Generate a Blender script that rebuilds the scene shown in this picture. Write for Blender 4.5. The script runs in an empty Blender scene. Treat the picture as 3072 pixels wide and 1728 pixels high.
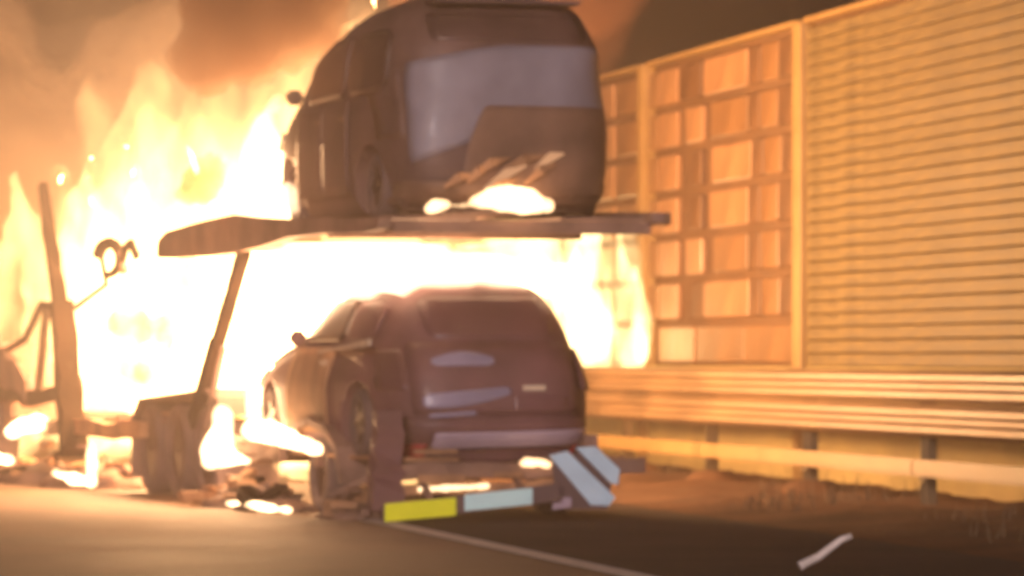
import bpy, bmesh, math, random
from mathutils import Vector, Matrix, noise
R = math.radians
random.seed(7)
S = bpy.context.scene
C = S.collection

# ------------------------------------------------------------------ camera, sky, front fill, exposure
cam_data = bpy.data.cameras.new("camera")
cam = bpy.data.objects.new("camera", cam_data)
C.objects.link(cam)
cam.location = (0, 0, 1.4)
cam.rotation_euler = (R(90), 0, 0)
cam_data.sensor_width = 36
cam_data.lens = 167.7
cam_data.shift_y = 0.0681
cam_data.clip_start = 0.3
cam_data.clip_end = 3000
cam_data.dof.use_dof = True
cam_data.dof.focus_distance = 15.0
cam_data.dof.aperture_fstop = 6.3
S.camera = cam

world = bpy.data.worlds.new("World")
S.world = world
world.use_nodes = True
wn = world.node_tree
wn.nodes.clear()
sky = wn.nodes.new("ShaderNodeTexSky")
sky.sky_type = 'NISHITA'
sky.sun_disc = False
sky.sun_elevation = R(11)
sky.sun_rotation = R(172)
bgn = wn.nodes.new("ShaderNodeBackground")
bgn.inputs["Strength"].default_value = 0.0008
hs = wn.nodes.new("ShaderNodeMixRGB")
hs.blend_type = 'MULTIPLY'
hs.inputs["Fac"].default_value = 1
hs.inputs["Color2"].default_value = (1.0, 0.55, 0.42, 1)
wo = wn.nodes.new("ShaderNodeOutputWorld")
wn.links.new(sky.outputs[0], hs.inputs["Color1"])
wn.links.new(hs.outputs[0], bgn.inputs["Color"])
wn.links.new(bgn.outputs[0], wo.inputs["Surface"])

fill_data = bpy.data.lights.new("front_fill", 'SUN')  # front fill added behind the camera to light car rears and plates
fill_data.energy = 1.7
fill_data.angle = R(12)
fill_data.color = (1.0, 0.80, 0.78)
front_fill = bpy.data.objects.new("front_fill", fill_data)
C.objects.link(front_fill)
front_fill.rotation_euler = (R(79), 0, R(-8))

S.view_settings.view_transform = 'Standard'
S.view_settings.look = 'None'
S.view_settings.exposure = 0.5
S.view_settings.gamma = 1.0
S.view_settings.use_curve_mapping = False
S.render.engine = 'CYCLES'
S.cycles.use_denoising = True
S.cycles.max_bounces = 8
S.cycles.volume_bounces = 1
S.cycles.transparent_max_bounces = 24
S.cycles.sample_clamp_indirect = 6
S.cycles.filter_width = 2.0

# ------------------------------------------------------------------ frames
F = 12000.0
PHI = 10.8          # the road runs this far left of the view
CR, SR = math.cos(R(PHI)), math.sin(R(PHI))
def B(s, x, z=0.0):
    """road frame: s along the road, x to the right of the camera."""
    return Vector((x * CR - s * SR, x * SR + s * CR, z))
YAW = 17.5          # the transporter stands a little askew to the road
CT, ST = math.cos(R(YAW)), math.sin(R(YAW))
T0 = Vector((-1.11, 40.6, 0))
TM = Matrix.Translation(T0) @ Matrix.Rotation(R(YAW), 4, 'Z')     # local x = right, y = forward

# ------------------------------------------------------------------ materials
def new_mat(name):
    m = bpy.data.materials.new(name)
    m.use_nodes = True
    m.node_tree.nodes.clear()
    return m
def pm(name, col, rough=0.6, metal=0.0, var=0.25, scale=3.0, bump=0.0, bscale=40.0, col2=None, coat=0.0, spec=0.5, stretch=None, detail=6):
    m = new_mat(name)
    nt = m.node_tree
    N, L = nt.nodes, nt.links
    out = N.new("ShaderNodeOutputMaterial")
    p = N.new("ShaderNodeBsdfPrincipled")
    L.new(p.outputs[0], out.inputs[0])
    tc = N.new("ShaderNodeTexCoord")
    mp = N.new("ShaderNodeMapping")
    L.new(tc.outputs["Object"], mp.inputs[0])
    if stretch:
        mp.inputs["Scale"].default_value = stretch
    nz = N.new("ShaderNodeTexNoise")
    nz.inputs["Scale"].default_value = scale
    nz.inputs["Detail"].default_value = detail
    L.new(mp.outputs[0], nz.inputs["Vector"])
    cr = N.new("ShaderNodeValToRGB")
    c2 = col2 or tuple(c * (1 - var) for c in col)
    c1 = tuple(min(1, c * (1 + var * 0.6)) for c in col) if not col2 else col
    cr.color_ramp.elements[0].position = 0.32
    cr.color_ramp.elements[0].color = (*c2, 1)
    cr.color_ramp.elements[1].position = 0.68
    cr.color_ramp.elements[1].color = (*c1, 1)
    L.new(nz.outputs["Fac"], cr.inputs[0])
    L.new(cr.outputs[0], p.inputs["Base Color"])
    mr = N.new("ShaderNodeMapRange")
    mr.inputs["To Min"].default_value = max(0.02, rough - 0.12)
    mr.inputs["To Max"].default_value = min(1, rough + 0.12)
    L.new(nz.outputs["Fac"], mr.inputs["Value"])
    L.new(mr.outputs[0], p.inputs["Roughness"])
    p.inputs["Metallic"].default_value = metal
    p.inputs["Coat Weight"].default_value = coat
    p.inputs["Specular IOR Level"].default_value = spec
    if bump:
        nb = N.new("ShaderNodeTexNoise")
        nb.inputs["Scale"].default_value = bscale
        nb.inputs["Detail"].default_value = 4
        L.new(mp.outputs[0], nb.inputs["Vector"])
        bp = N.new("ShaderNodeBump")
        bp.inputs["Strength"].default_value = bump
        bp.inputs["Distance"].default_value = 0.02
        L.new(nb.outputs["Fac"], bp.inputs["Height"])
        L.new(bp.outputs[0], p.inputs["Normal"])
    return m

def flame_mat(name, strength, col, surf=0.25, scale=1.3, vscale=1.1, vlow=0.06):
    """burning gas: light given off all through the body, brighter threads on its skin."""
    m = new_mat(name)
    nt = m.node_tree
    N, L = nt.nodes, nt.links
    out = N.new("ShaderNodeOutputMaterial")
    ve = N.new("ShaderNodeEmission")
    ve.inputs["Color"].default_value = (*col, 1)
    L.new(ve.outputs[0], out.inputs["Volume"])
    tcv = N.new("ShaderNodeTexCoord")
    mpv = N.new("ShaderNodeMapping")
    mpv.inputs["Scale"].default_value = (1, 1, 0.5)
    nv = N.new("ShaderNodeTexNoise")
    nv.inputs["Scale"].default_value = vscale
    nv.inputs["Detail"].default_value = 2.0
    nv.inputs["Distortion"].default_value = 0.6
    mv = N.new("ShaderNodeMapRange")
    mv.interpolation_type = 'SMOOTHSTEP'
    mv.inputs["From Min"].default_value = 0.43
    mv.inputs["From Max"].default_value = 0.64
    mv.inputs["To Min"].default_value = strength * vlow
    mv.inputs["To Max"].default_value = strength * 1.9
    L.new(tcv.outputs["Object"], mpv.inputs[0]); L.new(mpv.outputs[0], nv.inputs["Vector"])
    L.new(nv.outputs["Fac"], mv.inputs["Value"])
    if vlow < 1:
        L.new(mv.outputs[0], ve.inputs["Strength"])
    else:
        ve.inputs["Strength"].default_value = strength
    tc = N.new("ShaderNodeTexCoord")
    mp = N.new("ShaderNodeMapping")
    mp.inputs["Scale"].default_value = (1, 1, 0.45)
    L.new(tc.outputs["Object"], mp.inputs[0])
    nz = N.new("ShaderNodeTexNoise")
    nz.inputs["Scale"].default_value = scale
    nz.inputs["Detail"].default_value = 5
    nz.inputs["Distortion"].default_value = 0.8
    L.new(mp.outputs[0], nz.inputs["Vector"])
    mr = N.new("ShaderNodeMapRange")
    mr.interpolation_type = 'SMOOTHSTEP'
    mr.inputs["From Min"].default_value = 0.45
    mr.inputs["From Max"].default_value = 0.75
    mr.inputs["To Min"].default_value = 0.0
    mr.inputs["To Max"].default_value = surf
    L.new(nz.outputs["Fac"], mr.inputs["Value"])
    tr = N.new("ShaderNodeBsdfTransparent")
    em = N.new("ShaderNodeEmission")
    em.inputs["Color"].default_value = (*col, 1)
    em.inputs["Strength"].default_value = 2.5
    mx = N.new("ShaderNodeMixShader")
    L.new(mr.outputs[0], mx.inputs[0])
    L.new(tr.outputs[0], mx.inputs[1])
    L.new(em.outputs[0], mx.inputs[2])
    L.new(mx.outputs[0], out.inputs["Surface"])
    m.cycles.emission_sampling = 'NONE'
    return m

def smoke_mat(name, col, density, skin=0.06):
    m = new_mat(name)
    nt = m.node_tree
    N, L = nt.nodes, nt.links
    out = N.new("ShaderNodeOutputMaterial")
    v = N.new("ShaderNodeVolumePrincipled")
    v.inputs["Color"].default_value = (*col, 1)
    v.inputs["Density"].default_value = density
    v.inputs["Anisotropy"].default_value = 0.2
    L.new(v.outputs[0], out.inputs["Volume"])
    tr = N.new("ShaderNodeBsdfTransparent")
    df = N.new("ShaderNodeBsdfDiffuse")
    df.inputs["Color"].default_value = (*col, 1)
    mx = N.new("ShaderNodeMixShader")
    mx.inputs[0].default_value = skin
    L.new(tr.outputs[0], mx.inputs[1])
    L.new(df.outputs[0], mx.inputs[2])
    L.new(mx.outputs[0], out.inputs["Surface"])
    return m

M = {}
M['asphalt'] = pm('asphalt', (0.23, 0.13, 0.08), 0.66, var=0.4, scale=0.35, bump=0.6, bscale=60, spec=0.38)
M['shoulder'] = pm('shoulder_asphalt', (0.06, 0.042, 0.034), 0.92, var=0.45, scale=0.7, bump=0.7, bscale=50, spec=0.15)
M['verge'] = pm('dry_verge', (0.17, 0.085, 0.042), 0.95, col2=(0.07, 0.035, 0.018), scale=0.8, bump=1.0, bscale=14, spec=0.1)
M['paint'] = pm('road_paint', (0.78, 0.68, 0.62), 0.7, var=0.25, scale=6, bump=0.2)
M['grass'] = pm('dead_grass', (0.12, 0.075, 0.035), 0.9, var=0.3)
M['concrete'] = pm('plinth_concrete', (0.50, 0.38, 0.15), 0.8, var=0.18, scale=1.2, bump=0.4, bscale=25)
M['slat'] = pm('yellow_timber', (0.155, 0.098, 0.024), 0.65, var=0.38, scale=2.0, bump=0.3, bscale=20, stretch=(1, 1, 6))
M['slat_dark'] = pm('barrier_backing_board', (0.13, 0.062, 0.02), 0.8, var=0.2, scale=1)  # brown boards behind the slats and panels
M['panel_light'] = pm('reflection_pale_panel', (0.38, 0.195, 0.085), 0.35, var=0.22, scale=1.6, coat=0.1)  # pale tone stands in for fire reflections on the panels
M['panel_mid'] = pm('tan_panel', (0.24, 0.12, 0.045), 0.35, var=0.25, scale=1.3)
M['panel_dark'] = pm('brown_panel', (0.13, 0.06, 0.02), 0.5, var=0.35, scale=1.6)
M['post'] = pm('barrier_post', (0.33, 0.195, 0.062), 0.45, var=0.12, scale=2)
M['galv'] = pm('galvanised_steel', (0.28, 0.17, 0.08), 0.5, metal=0.2, var=0.3, scale=1.2, stretch=(0.4, 0.4, 3))
M['galv_dark'] = pm('guardrail_post_steel', (0.12, 0.08, 0.035), 0.6, metal=0.2, var=0.3, scale=3)
M['char'] = pm('charred_steel', (0.26, 0.15, 0.11), 0.75, metal=0.1, var=0.45, scale=2.2, bump=0.8, bscale=12)
M['soot'] = pm('black_soot', (0.025, 0.014, 0.009), 0.95, var=0.5, scale=2.5, bump=0.6, bscale=12, spec=0.05)
M['rust'] = pm('scorched_rust', (0.42, 0.22, 0.11), 0.8, var=0.45, scale=2.5, bump=0.8, bscale=12)
M['ash'] = pm('ashy_rubber', (0.13, 0.085, 0.08), 0.85, var=0.4, scale=3, bump=0.5, bscale=18)
M['car_up'] = pm('scorched_brown_paint', (0.155, 0.085, 0.07), 0.6, var=0.45, scale=1.4, coat=0.04, bump=0.15, bscale=5)
M['tail_up'] = pm('grey_lilac_paint', (0.25, 0.225, 0.265), 0.5, var=0.3, scale=1.8, coat=0.05)
M['trim_up'] = pm('blistered_dark_trim', (0.20, 0.11, 0.07), 0.6, var=0.45, scale=2.2, bump=0.6, bscale=7)
M['car_lo'] = pm('scorched_maroon_paint', (0.175, 0.078, 0.082), 0.58, var=0.4, scale=1.6, coat=0.06, bump=0.2, bscale=5)
M['glass'] = pm('sooty_glass', (0.11, 0.06, 0.05), 0.4, var=0.4, scale=1.5, coat=0.05)
M['glass_lo'] = pm('smoked_rear_glass', (0.16, 0.07, 0.075), 0.4, var=0.3, scale=1.2, coat=0.05)
M['lamp_red'] = pm('red_lens', (0.40, 0.05, 0.05), 0.2, var=0.2)
M['lamp_clear'] = pm('clear_lens', (0.7, 0.55, 0.4), 0.15, var=0.2)
M['bump_lo'] = pm('pale_bumper_plastic', (0.42, 0.33, 0.41), 0.35, var=0.15, scale=1.5)
M['blue_sheen'] = pm('painted_blue_sheen', (0.27, 0.24, 0.34), 0.35, var=0.18, scale=2.2)  # sheen on the maroon tail, put into a colour
M['rim'] = pm('scorched_alloy', (0.12, 0.075, 0.06), 0.4, metal=0.6, var=0.3)
M['plate_yellow'] = pm('reflective_yellow', (0.92, 0.95, 0.03), 0.35, col2=(0.78, 0.84, 0.02), scale=3)
M['plate_white'] = pm('reflective_white', (0.62, 0.93, 0.98), 0.35, var=0.10, scale=3)
M['board'] = pm('marker_board', (0.13, 0.08, 0.08), 0.6, var=0.2)
M['stripe'] = pm('reflective_stripe', (0.55, 0.75, 0.90), 0.35, var=0.12, scale=4)
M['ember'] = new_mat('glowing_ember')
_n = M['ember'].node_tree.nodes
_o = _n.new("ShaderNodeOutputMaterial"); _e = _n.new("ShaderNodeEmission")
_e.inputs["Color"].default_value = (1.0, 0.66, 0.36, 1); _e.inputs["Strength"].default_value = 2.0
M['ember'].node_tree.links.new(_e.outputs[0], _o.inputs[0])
M['lit_streak'] = M['ember'].copy(); M['lit_streak'].name = 'fire_lit_streak'  # glow imitates fire-lit streaks on the upper car's rear
[n for n in M['lit_streak'].node_tree.nodes if n.type == 'EMISSION'][0].inputs["Strength"].default_value = 0.5
[n for n in M['lit_streak'].node_tree.nodes if n.type == 'EMISSION'][0].inputs["Color"].default_value = (1.0, 0.50, 0.26, 1)
M['fire'] = flame_mat('burning_gas', 3.6, (1.0, 0.50, 0.22), surf=0.35)
M['fire_hot'] = flame_mat('hot_burning_gas', 7.0, (1.0, 0.62, 0.36), surf=0.5, vlow=1)
M['fire_wild'] = flame_mat('wild_burning_gas', 3.2, (1.0, 0.55, 0.20), surf=0.35, vscale=1.15, vlow=0.0)
M['fire_spark'] = flame_mat('bright_small_flame', 26.0, (1.0, 0.60, 0.30), surf=0.3, vlow=1)
M['barrier_glow'] = flame_mat('barrier_glow_gas', 3.0, (1.0, 0.70, 0.30), surf=0.1, scale=2.2, vscale=1.6, vlow=0.02)  # bright glow of the barrier panels, imitated as burning gas
M['fire_thin'] = flame_mat('thin_burning_gas', 0.75, (1.0, 0.48, 0.17), surf=0.05, vscale=1.5, vlow=0.0)
M['smoke_lit'] = smoke_mat('warm_smoke', (0.66, 0.48, 0.32), 0.12)
M['smoke_wisp'] = smoke_mat('sooty_wisp', (0.75, 0.36, 0.14), 5.0, skin=0.15)
M['smoke_thin'] = smoke_mat('drifting_smoke', (0.22, 0.11, 0.07), 0.5, skin=0.02)
M['smoke_dark'] = smoke_mat('dark_smoke', (0.26, 0.155, 0.10), 3.0)

# ------------------------------------------------------------------ mesh helpers
def mesh_obj(name, verts, faces, mat, parent=None, smooth=False, mw=None):
    me = bpy.data.meshes.new(name)
    me.from_pydata([tuple(v) for v in verts], [], faces)
    me.update()
    if smooth:
        me.polygons.foreach_set("use_smooth", [True] * len(me.polygons))
    if mat:
        me.materials.append(mat)
    o = bpy.data.objects.new(name, me)
    C.objects.link(o)
    if parent is not None:
        o.parent = parent
    if mw is not None:
        o.matrix_world = mw
    return o
def tag(o, label=None, cat=None, group=None, kind=None):
    if label: o['label'] = label
    if cat: o['category'] = cat
    if group: o['group'] = group
    if kind: o['kind'] = kind
    return o
def empty(name, loc=(0, 0, 0), rz=0.0, mw=None):
    o = bpy.data.objects.new(name, None)
    C.objects.link(o)
    if mw is not None:
        o.matrix_world = mw
    else:
        o.location = loc
        o.rotation_euler = (0, 0, rz)
    o.empty_display_size = 0.3
    return o
class MB:
    def __init__(s): s.v, s.f = [], []
    def add(s, vs, fs):
        n = len(s.v); s.v += [Vector(v) for v in vs]; s.f += [tuple(i + n for i in f) for f in fs]; return s
    def box(s, x0, x1, y0, y1, z0, z1, fn=None):
        vs = [Vector((x, y, z)) for x in (x0, x1) for y in (y0, y1) for z in (z0, z1)]
        if fn: vs = [fn(v) for v in vs]
        return s.add(vs, [(0, 1, 3, 2), (4, 6, 7, 5), (0, 4, 5, 1), (2, 3, 7, 6), (0, 2, 6, 4), (1, 5, 7, 3)])
    def beam(s, a, b, w, h, up=Vector((0, 0, 1)), w2=None, h2=None):
        a, b = Vector(a), Vector(b)
        d = (b - a).normalized()
        if abs(d.dot(up)) > 0.95: up = Vector((1, 0, 0))
        x = d.cross(up).normalized(); y = x.cross(d).normalized()
        vs = []
        for p, ww, hh in ((a, w, h), (b, w2 or w, h2 or h)):
            for i, j in ((-1, -1), (1, -1), (1, 1), (-1, 1)):
                vs.append(p + x * i * ww / 2 + y * j * hh / 2)
        return s.add(vs, [(0, 1, 2, 3), (4, 7, 6, 5), (0, 4, 5, 1), (1, 5, 6, 2), (2, 6, 7, 3), (3, 7, 4, 0)])
    def tube(s, pts, r, n=10, r2=None):
        pts = [Vector(p) for p in pts]
        rings = []
        for i, p in enumerate(pts):
            d = (pts[min(i + 1, len(pts) - 1)] - pts[max(i - 1, 0)]).normalized()
            up = Vector((0, 0, 1)) if abs(d.z) < 0.9 else Vector((1, 0, 0))
            x = d.cross(up).normalized(); y = x.cross(d).normalized()
            rr = r if r2 is None else r + (r2 - r) * i / (len(pts) - 1)
            rings.append([p + (x * math.cos(2 * math.pi * k / n) + y * math.sin(2 * math.pi * k / n)) * rr for k in range(n)])
        vs = [v for ring in rings for v in ring]
        fs = []
        for i in range(len(pts) - 1):
            for k in range(n):
                a, b = i * n + k, i * n + (k + 1) % n
                fs.append((a, b, b + n, a + n))
        fs.append(tuple(range(n - 1, -1, -1)))
        fs.append(tuple(range((len(pts) - 1) * n, len(pts) * n)))
        return s.add(vs, fs)
    def lathe(s, prof, n=28, axis='x', centre=(0, 0, 0)):
        """prof: (offset along the axis, radius), closed loop."""
        vs, fs = [], []
        c = Vector(centre); m = len(prof)
        for k in range(n):
            a = 2 * math.pi * k / n
            for (o, r) in prof:
                vs.append(c + Vector((o, r * math.cos(a), r * math.sin(a))))
        for k in range(n):
            for i in range(m):
                a = k * m + i; b = k * m + (i + 1) % m
                a2 = ((k + 1) % n) * m + i; b2 = ((k + 1) % n) * m + (i + 1) % m
                fs.append((a, b, b2, a2))
        return s.add(vs, fs)
    def extrude(s, poly, axis, a, b):
        """poly of 2D points, pushed between a and b along 'x', 'y' or 'z'."""
        n = len(poly); vs = []
        for t in (a, b):
            for (p, q) in poly:
                vs.append({'x': (t, p, q), 'y': (p, t, q), 'z': (p, q, t)}[axis])
        fs = [tuple(range(n)), tuple(range(2 * n - 1, n - 1, -1))]
        for i in range(n):
            j = (i + 1) % n
            fs.append((i, i + n, j + n, j))
        return s.add(vs, fs)
    def build(s, name, mat, parent=None, bevel=0.0, smooth=False, mw=None, seg=2):
        o = mesh_obj(name, s.v, s.f, mat, parent, smooth, mw)
        bm = bmesh.new(); bm.from_mesh(o.data)
        bmesh.ops.recalc_face_normals(bm, faces=bm.faces)
        if bevel:
            bmesh.ops.bevel(bm, geom=list(bm.edges), offset=bevel, segments=seg, affect='EDGES', clamp_overlap=True)
            for f in bm.faces: f.smooth = smooth
        bm.to_mesh(o.data); bm.free()
        return o
def bake(o):
    """apply the object's modifiers to its mesh."""
    dg = bpy.context.evaluated_depsgraph_get()
    dg.update()
    me = bpy.data.meshes.new_from_object(o.evaluated_get(dg), depsgraph=dg)
    old = o.data
    o.modifiers.clear()
    o.data = me
    me.name = old.name
    return o

# ------------------------------------------------------------------ the ground, the road
def strip(name, x0, x1, s0, s1, z, mat, nx=2, ns=2, fn=None, label=None):
    vs, fs = [], []
    for i in range(ns + 1):
        for j in range(nx + 1):
            s_ = s0 + (s1 - s0) * i / ns; x = x0 + (x1 - x0) * j / nx
            h = z + (fn(s_, x) if fn else 0)
            vs.append(B(s_, x, h))
    for i in range(ns):
        for j in range(nx):
            a = i * (nx + 1) + j
            fs.append((a, a + 1, a + nx + 2, a + nx + 1))
    o = mesh_obj(name, vs, fs, mat)
    o['kind'] = 'structure'
    return o
strip('ground', -600, 700, -60, 2200, -0.06, M['verge'])
strip('road', -9, 6.38, -20, 1500, 0.0, M['asphalt'], 1, 1)
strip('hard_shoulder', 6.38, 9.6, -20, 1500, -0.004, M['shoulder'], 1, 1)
strip('road_edge_line', 6.40, 6.62, -20, 1500, 0.004, M['paint'], 1, 1)
strip('lane_line', -1.2, -1.05, -20, 1500, 0.004, M['paint'], 1, 1)
def bumps(s_, x):
    e = min(1, max(0, (x - 9.6) / 1.2))
    return e * (0.05 * noise.noise(Vector((s_ * 0.9, x * 1.3, 0))) + 0.03 * noise.noise(Vector((s_ * 3.1, x * 3.3, 4)))) + e * 0.05
strip('verge', 9.6, 13.18, 14, 150, -0.008, M['verge'], 16, 420, bumps)

# ------------------------------------------------------------------ the noise barrier
XB = 13.2
ZB0, ZB1 = 1.30, 5.12
nb = empty('noise_barrier', B(51.6, XB, 0), R(PHI))
tag(nb, 'tall timber noise barrier of boards and panels behind the guardrail', 'noise barrier')
def bl(name, x0, x1, s0, s1, z0, z1, mat, bevel=0.0, share={}):
    """box in the barrier's own frame (x away from the road, y along it), its origin at its middle; meshes shared by size."""
    key = (name, round(x1 - x0, 3), round(s1 - s0, 3), round(z1 - z0, 3), mat.name)
    c = Vector(((x0 + x1) / 2, (s0 + s1) / 2, (z0 + z1) / 2))
    if key in share:
        o = bpy.data.objects.new(name, share[key]); C.objects.link(o)
    else:
        hx, hy, hz = (x1 - x0) / 2, (s1 - s0) / 2, (z1 - z0) / 2
        o = MB().box(-hx, hx, -hy, hy, -hz, hz).build(name, mat, None, bevel, seg=1)
        share[key] = o.data
    o.parent = nb
    o.location = c
    return o
POST = 8.15
pos = lambda k: k * POST if k >= 0 else k * 9.7
bays = range(-4, 13)             # bay k runs from k*POST to (k+1)*POST past the near post in view
for k in range(-4, 14):
    bl('post', -0.14, 0.12, pos(k) - 0.17, pos(k) + 0.17, 0.0, ZB1 + 0.03, M['post'], 0.015)
for k in bays:
    a, b = pos(k) + 0.173, pos(k + 1) - 0.173
    bl('plinth', -0.07, 0.11, a, b, -0.1, ZB0 - 0.003, M['concrete'], 0.01)
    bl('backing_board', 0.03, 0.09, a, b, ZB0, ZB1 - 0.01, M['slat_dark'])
    if k < 0 :
        n = 26; p = (ZB1 - 0.06 - ZB0) / n
        for i in range(n):
            z = ZB0 + i * p
            o = bl('slat', -0.055, 0.025, a, b, z + 0.004, z + p - 0.006, M['slat'], 0.012)
            o.rotation_euler = (0, R(random.uniform(2, 7)), R(random.uniform(-0.03, 0.03)))
    else:
        n = 7; p = (ZB1 - 0.04 - ZB0) / n
        for i in range(n):
            z = ZB0 + i * p
            L = b - a
            u = random.uniform
            if k == 0 and i > 0:  # tile tones imitate the patchy reflections across this bay
                w0 = u(-0.02, 0.02)
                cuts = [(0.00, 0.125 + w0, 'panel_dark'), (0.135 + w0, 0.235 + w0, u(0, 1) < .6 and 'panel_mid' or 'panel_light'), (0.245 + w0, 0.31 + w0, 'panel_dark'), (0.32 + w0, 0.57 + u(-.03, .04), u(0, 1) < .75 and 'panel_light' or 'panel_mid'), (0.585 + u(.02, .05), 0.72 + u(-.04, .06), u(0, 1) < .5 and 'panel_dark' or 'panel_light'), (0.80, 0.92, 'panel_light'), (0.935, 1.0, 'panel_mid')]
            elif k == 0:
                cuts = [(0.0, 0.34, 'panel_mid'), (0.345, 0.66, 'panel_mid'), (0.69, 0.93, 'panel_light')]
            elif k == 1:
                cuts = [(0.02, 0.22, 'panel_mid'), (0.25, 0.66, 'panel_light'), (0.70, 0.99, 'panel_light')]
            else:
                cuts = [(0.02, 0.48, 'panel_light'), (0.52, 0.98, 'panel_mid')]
            for (c0, c1, m) in cuts:
                j = 0.008 * random.uniform(-1, 1)
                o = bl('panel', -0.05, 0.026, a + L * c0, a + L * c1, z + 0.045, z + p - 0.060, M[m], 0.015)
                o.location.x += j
    bl('coping', -0.10, 0.14, a, b, ZB1, ZB1 + 0.06, M['post'], 0.01)

# ------------------------------------------------------------------ the guardrail
XG = 12.1
gr = empty('guardrail', B(47.2, XG, 0), R(PHI))
tag(gr, 'steel guardrail of two corrugated beams over a flat rail before the barrier', 'guardrail')
G0, G1 = -30.8, 92.4
def wbeam(zc, name):
    prof = [(-0.00, -0.155), (-0.03, -0.14), (-0.085, -0.105), (-0.085, -0.055), (-0.02, -0.02), (-0.02, 0.02), (-0.085, 0.055), (-0.085, 0.105), (-0.03, 0.14), (-0.0, 0.155)]
    prof2 = [(x + 0.006, z) for (x, z) in reversed(prof)]
    for i in range(14):
        a, b = G0 + i * 8.8, G0 + (i + 1) * 8.8 - 0.004
        MB().extrude([(x - 0.05 - 0.004 * (i % 2), z + zc) for (x, z) in prof + prof2], 'y', a, b).build(name, M['galv'], gr)
wbeam(0.815, 'lower_beam')
wbeam(1.135, 'upper_beam')
for i in range(14):
    a, b = G0 + i * 8.8, G0 + (i + 1) * 8.8 - 0.004
    MB().box(-0.16, -0.07, a, b, 0.30, 0.46).build('lower_rail', M['post'], gr, bevel=0.02)
for i in range(29):
    y = G0 + i * 4.4
    o = MB().box(-0.045, 0.055, y - 0.10, y - 0.085, -0.1, 1.22).box(-0.045, 0.055, y + 0.085, y + 0.10, -0.1, 1.22).box(0.0, 0.012, y - 0.085, y + 0.085, -0.1, 1.22).build('post', M['galv_dark'], gr)
    MB().box(-0.062, -0.046, y - 0.1, y + 0.1, 0.25, 0.41).build('bracket', M['galv_dark'], o)

# dirt and tufts heaped at the guardrail posts
for i in range(7, 26):
    y = G0 + i * 4.4
    if not (20 < 47.2 + y < 90): continue
    vs, fs = [], []
    n = 14
    vs.append(Vector((0, 0, 0.16)))
    for k in range(n):
        a = 2 * math.pi * k / n
        r = 0.42 + 0.14 * noise.noise(Vector((k, i, 0)))
        vs.append(Vector((r * 0.5 * math.cos(a), r * 0.5 * math.sin(a) * 1.5, 0.12 + 0.04 * random.random())))
    for k in range(n):
        a = 2 * math.pi * k / n
        vs.append(Vector((0.45 * math.cos(a), 0.45 * math.sin(a) * 1.7, -0.06)))
    for k in range(n):
        fs.append((0, 1 + k, 1 + (k + 1) % n))
        fs.append((1 + k, 1 + n + k, 1 + n + (k + 1) % n, 1 + (k + 1) % n))
    o = mesh_obj('soil_mound', vs, fs, M['verge'], None, True)
    o.location = B(47.2 + y, XG + 0.02, 0)
    o.rotation_euler = (0, 0, R(PHI + random.uniform(-30, 30)))
    o['kind'] = 'stuff'

# dry grass along the foot of the plinth
gv, gf = [], []
for i in range(2600):
    s_ = random.uniform(24, 80); x = random.uniform(10.2, 12.6)
    d = noise.noise(Vector((s_ * 0.35, x * 0.6, 1)))
    if d < 0.12: continue
    h = random.uniform(0.05, 0.20) * (1 + d)
    p = B(s_, x, 0.0); a = random.uniform(0, 6.28)
    w = Vector((math.cos(a), math.sin(a), 0)) * 0.014
    t = Vector((random.uniform(-0.06, 0.06), random.uniform(-0.06, 0.06), h))
    n = len(gv); gv += [p - w, p + w, p + t]; gf.append((n, n + 1, n + 2))
o = mesh_obj('dry_grass', gv, gf, M['grass']); o['kind'] = 'stuff'

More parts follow.
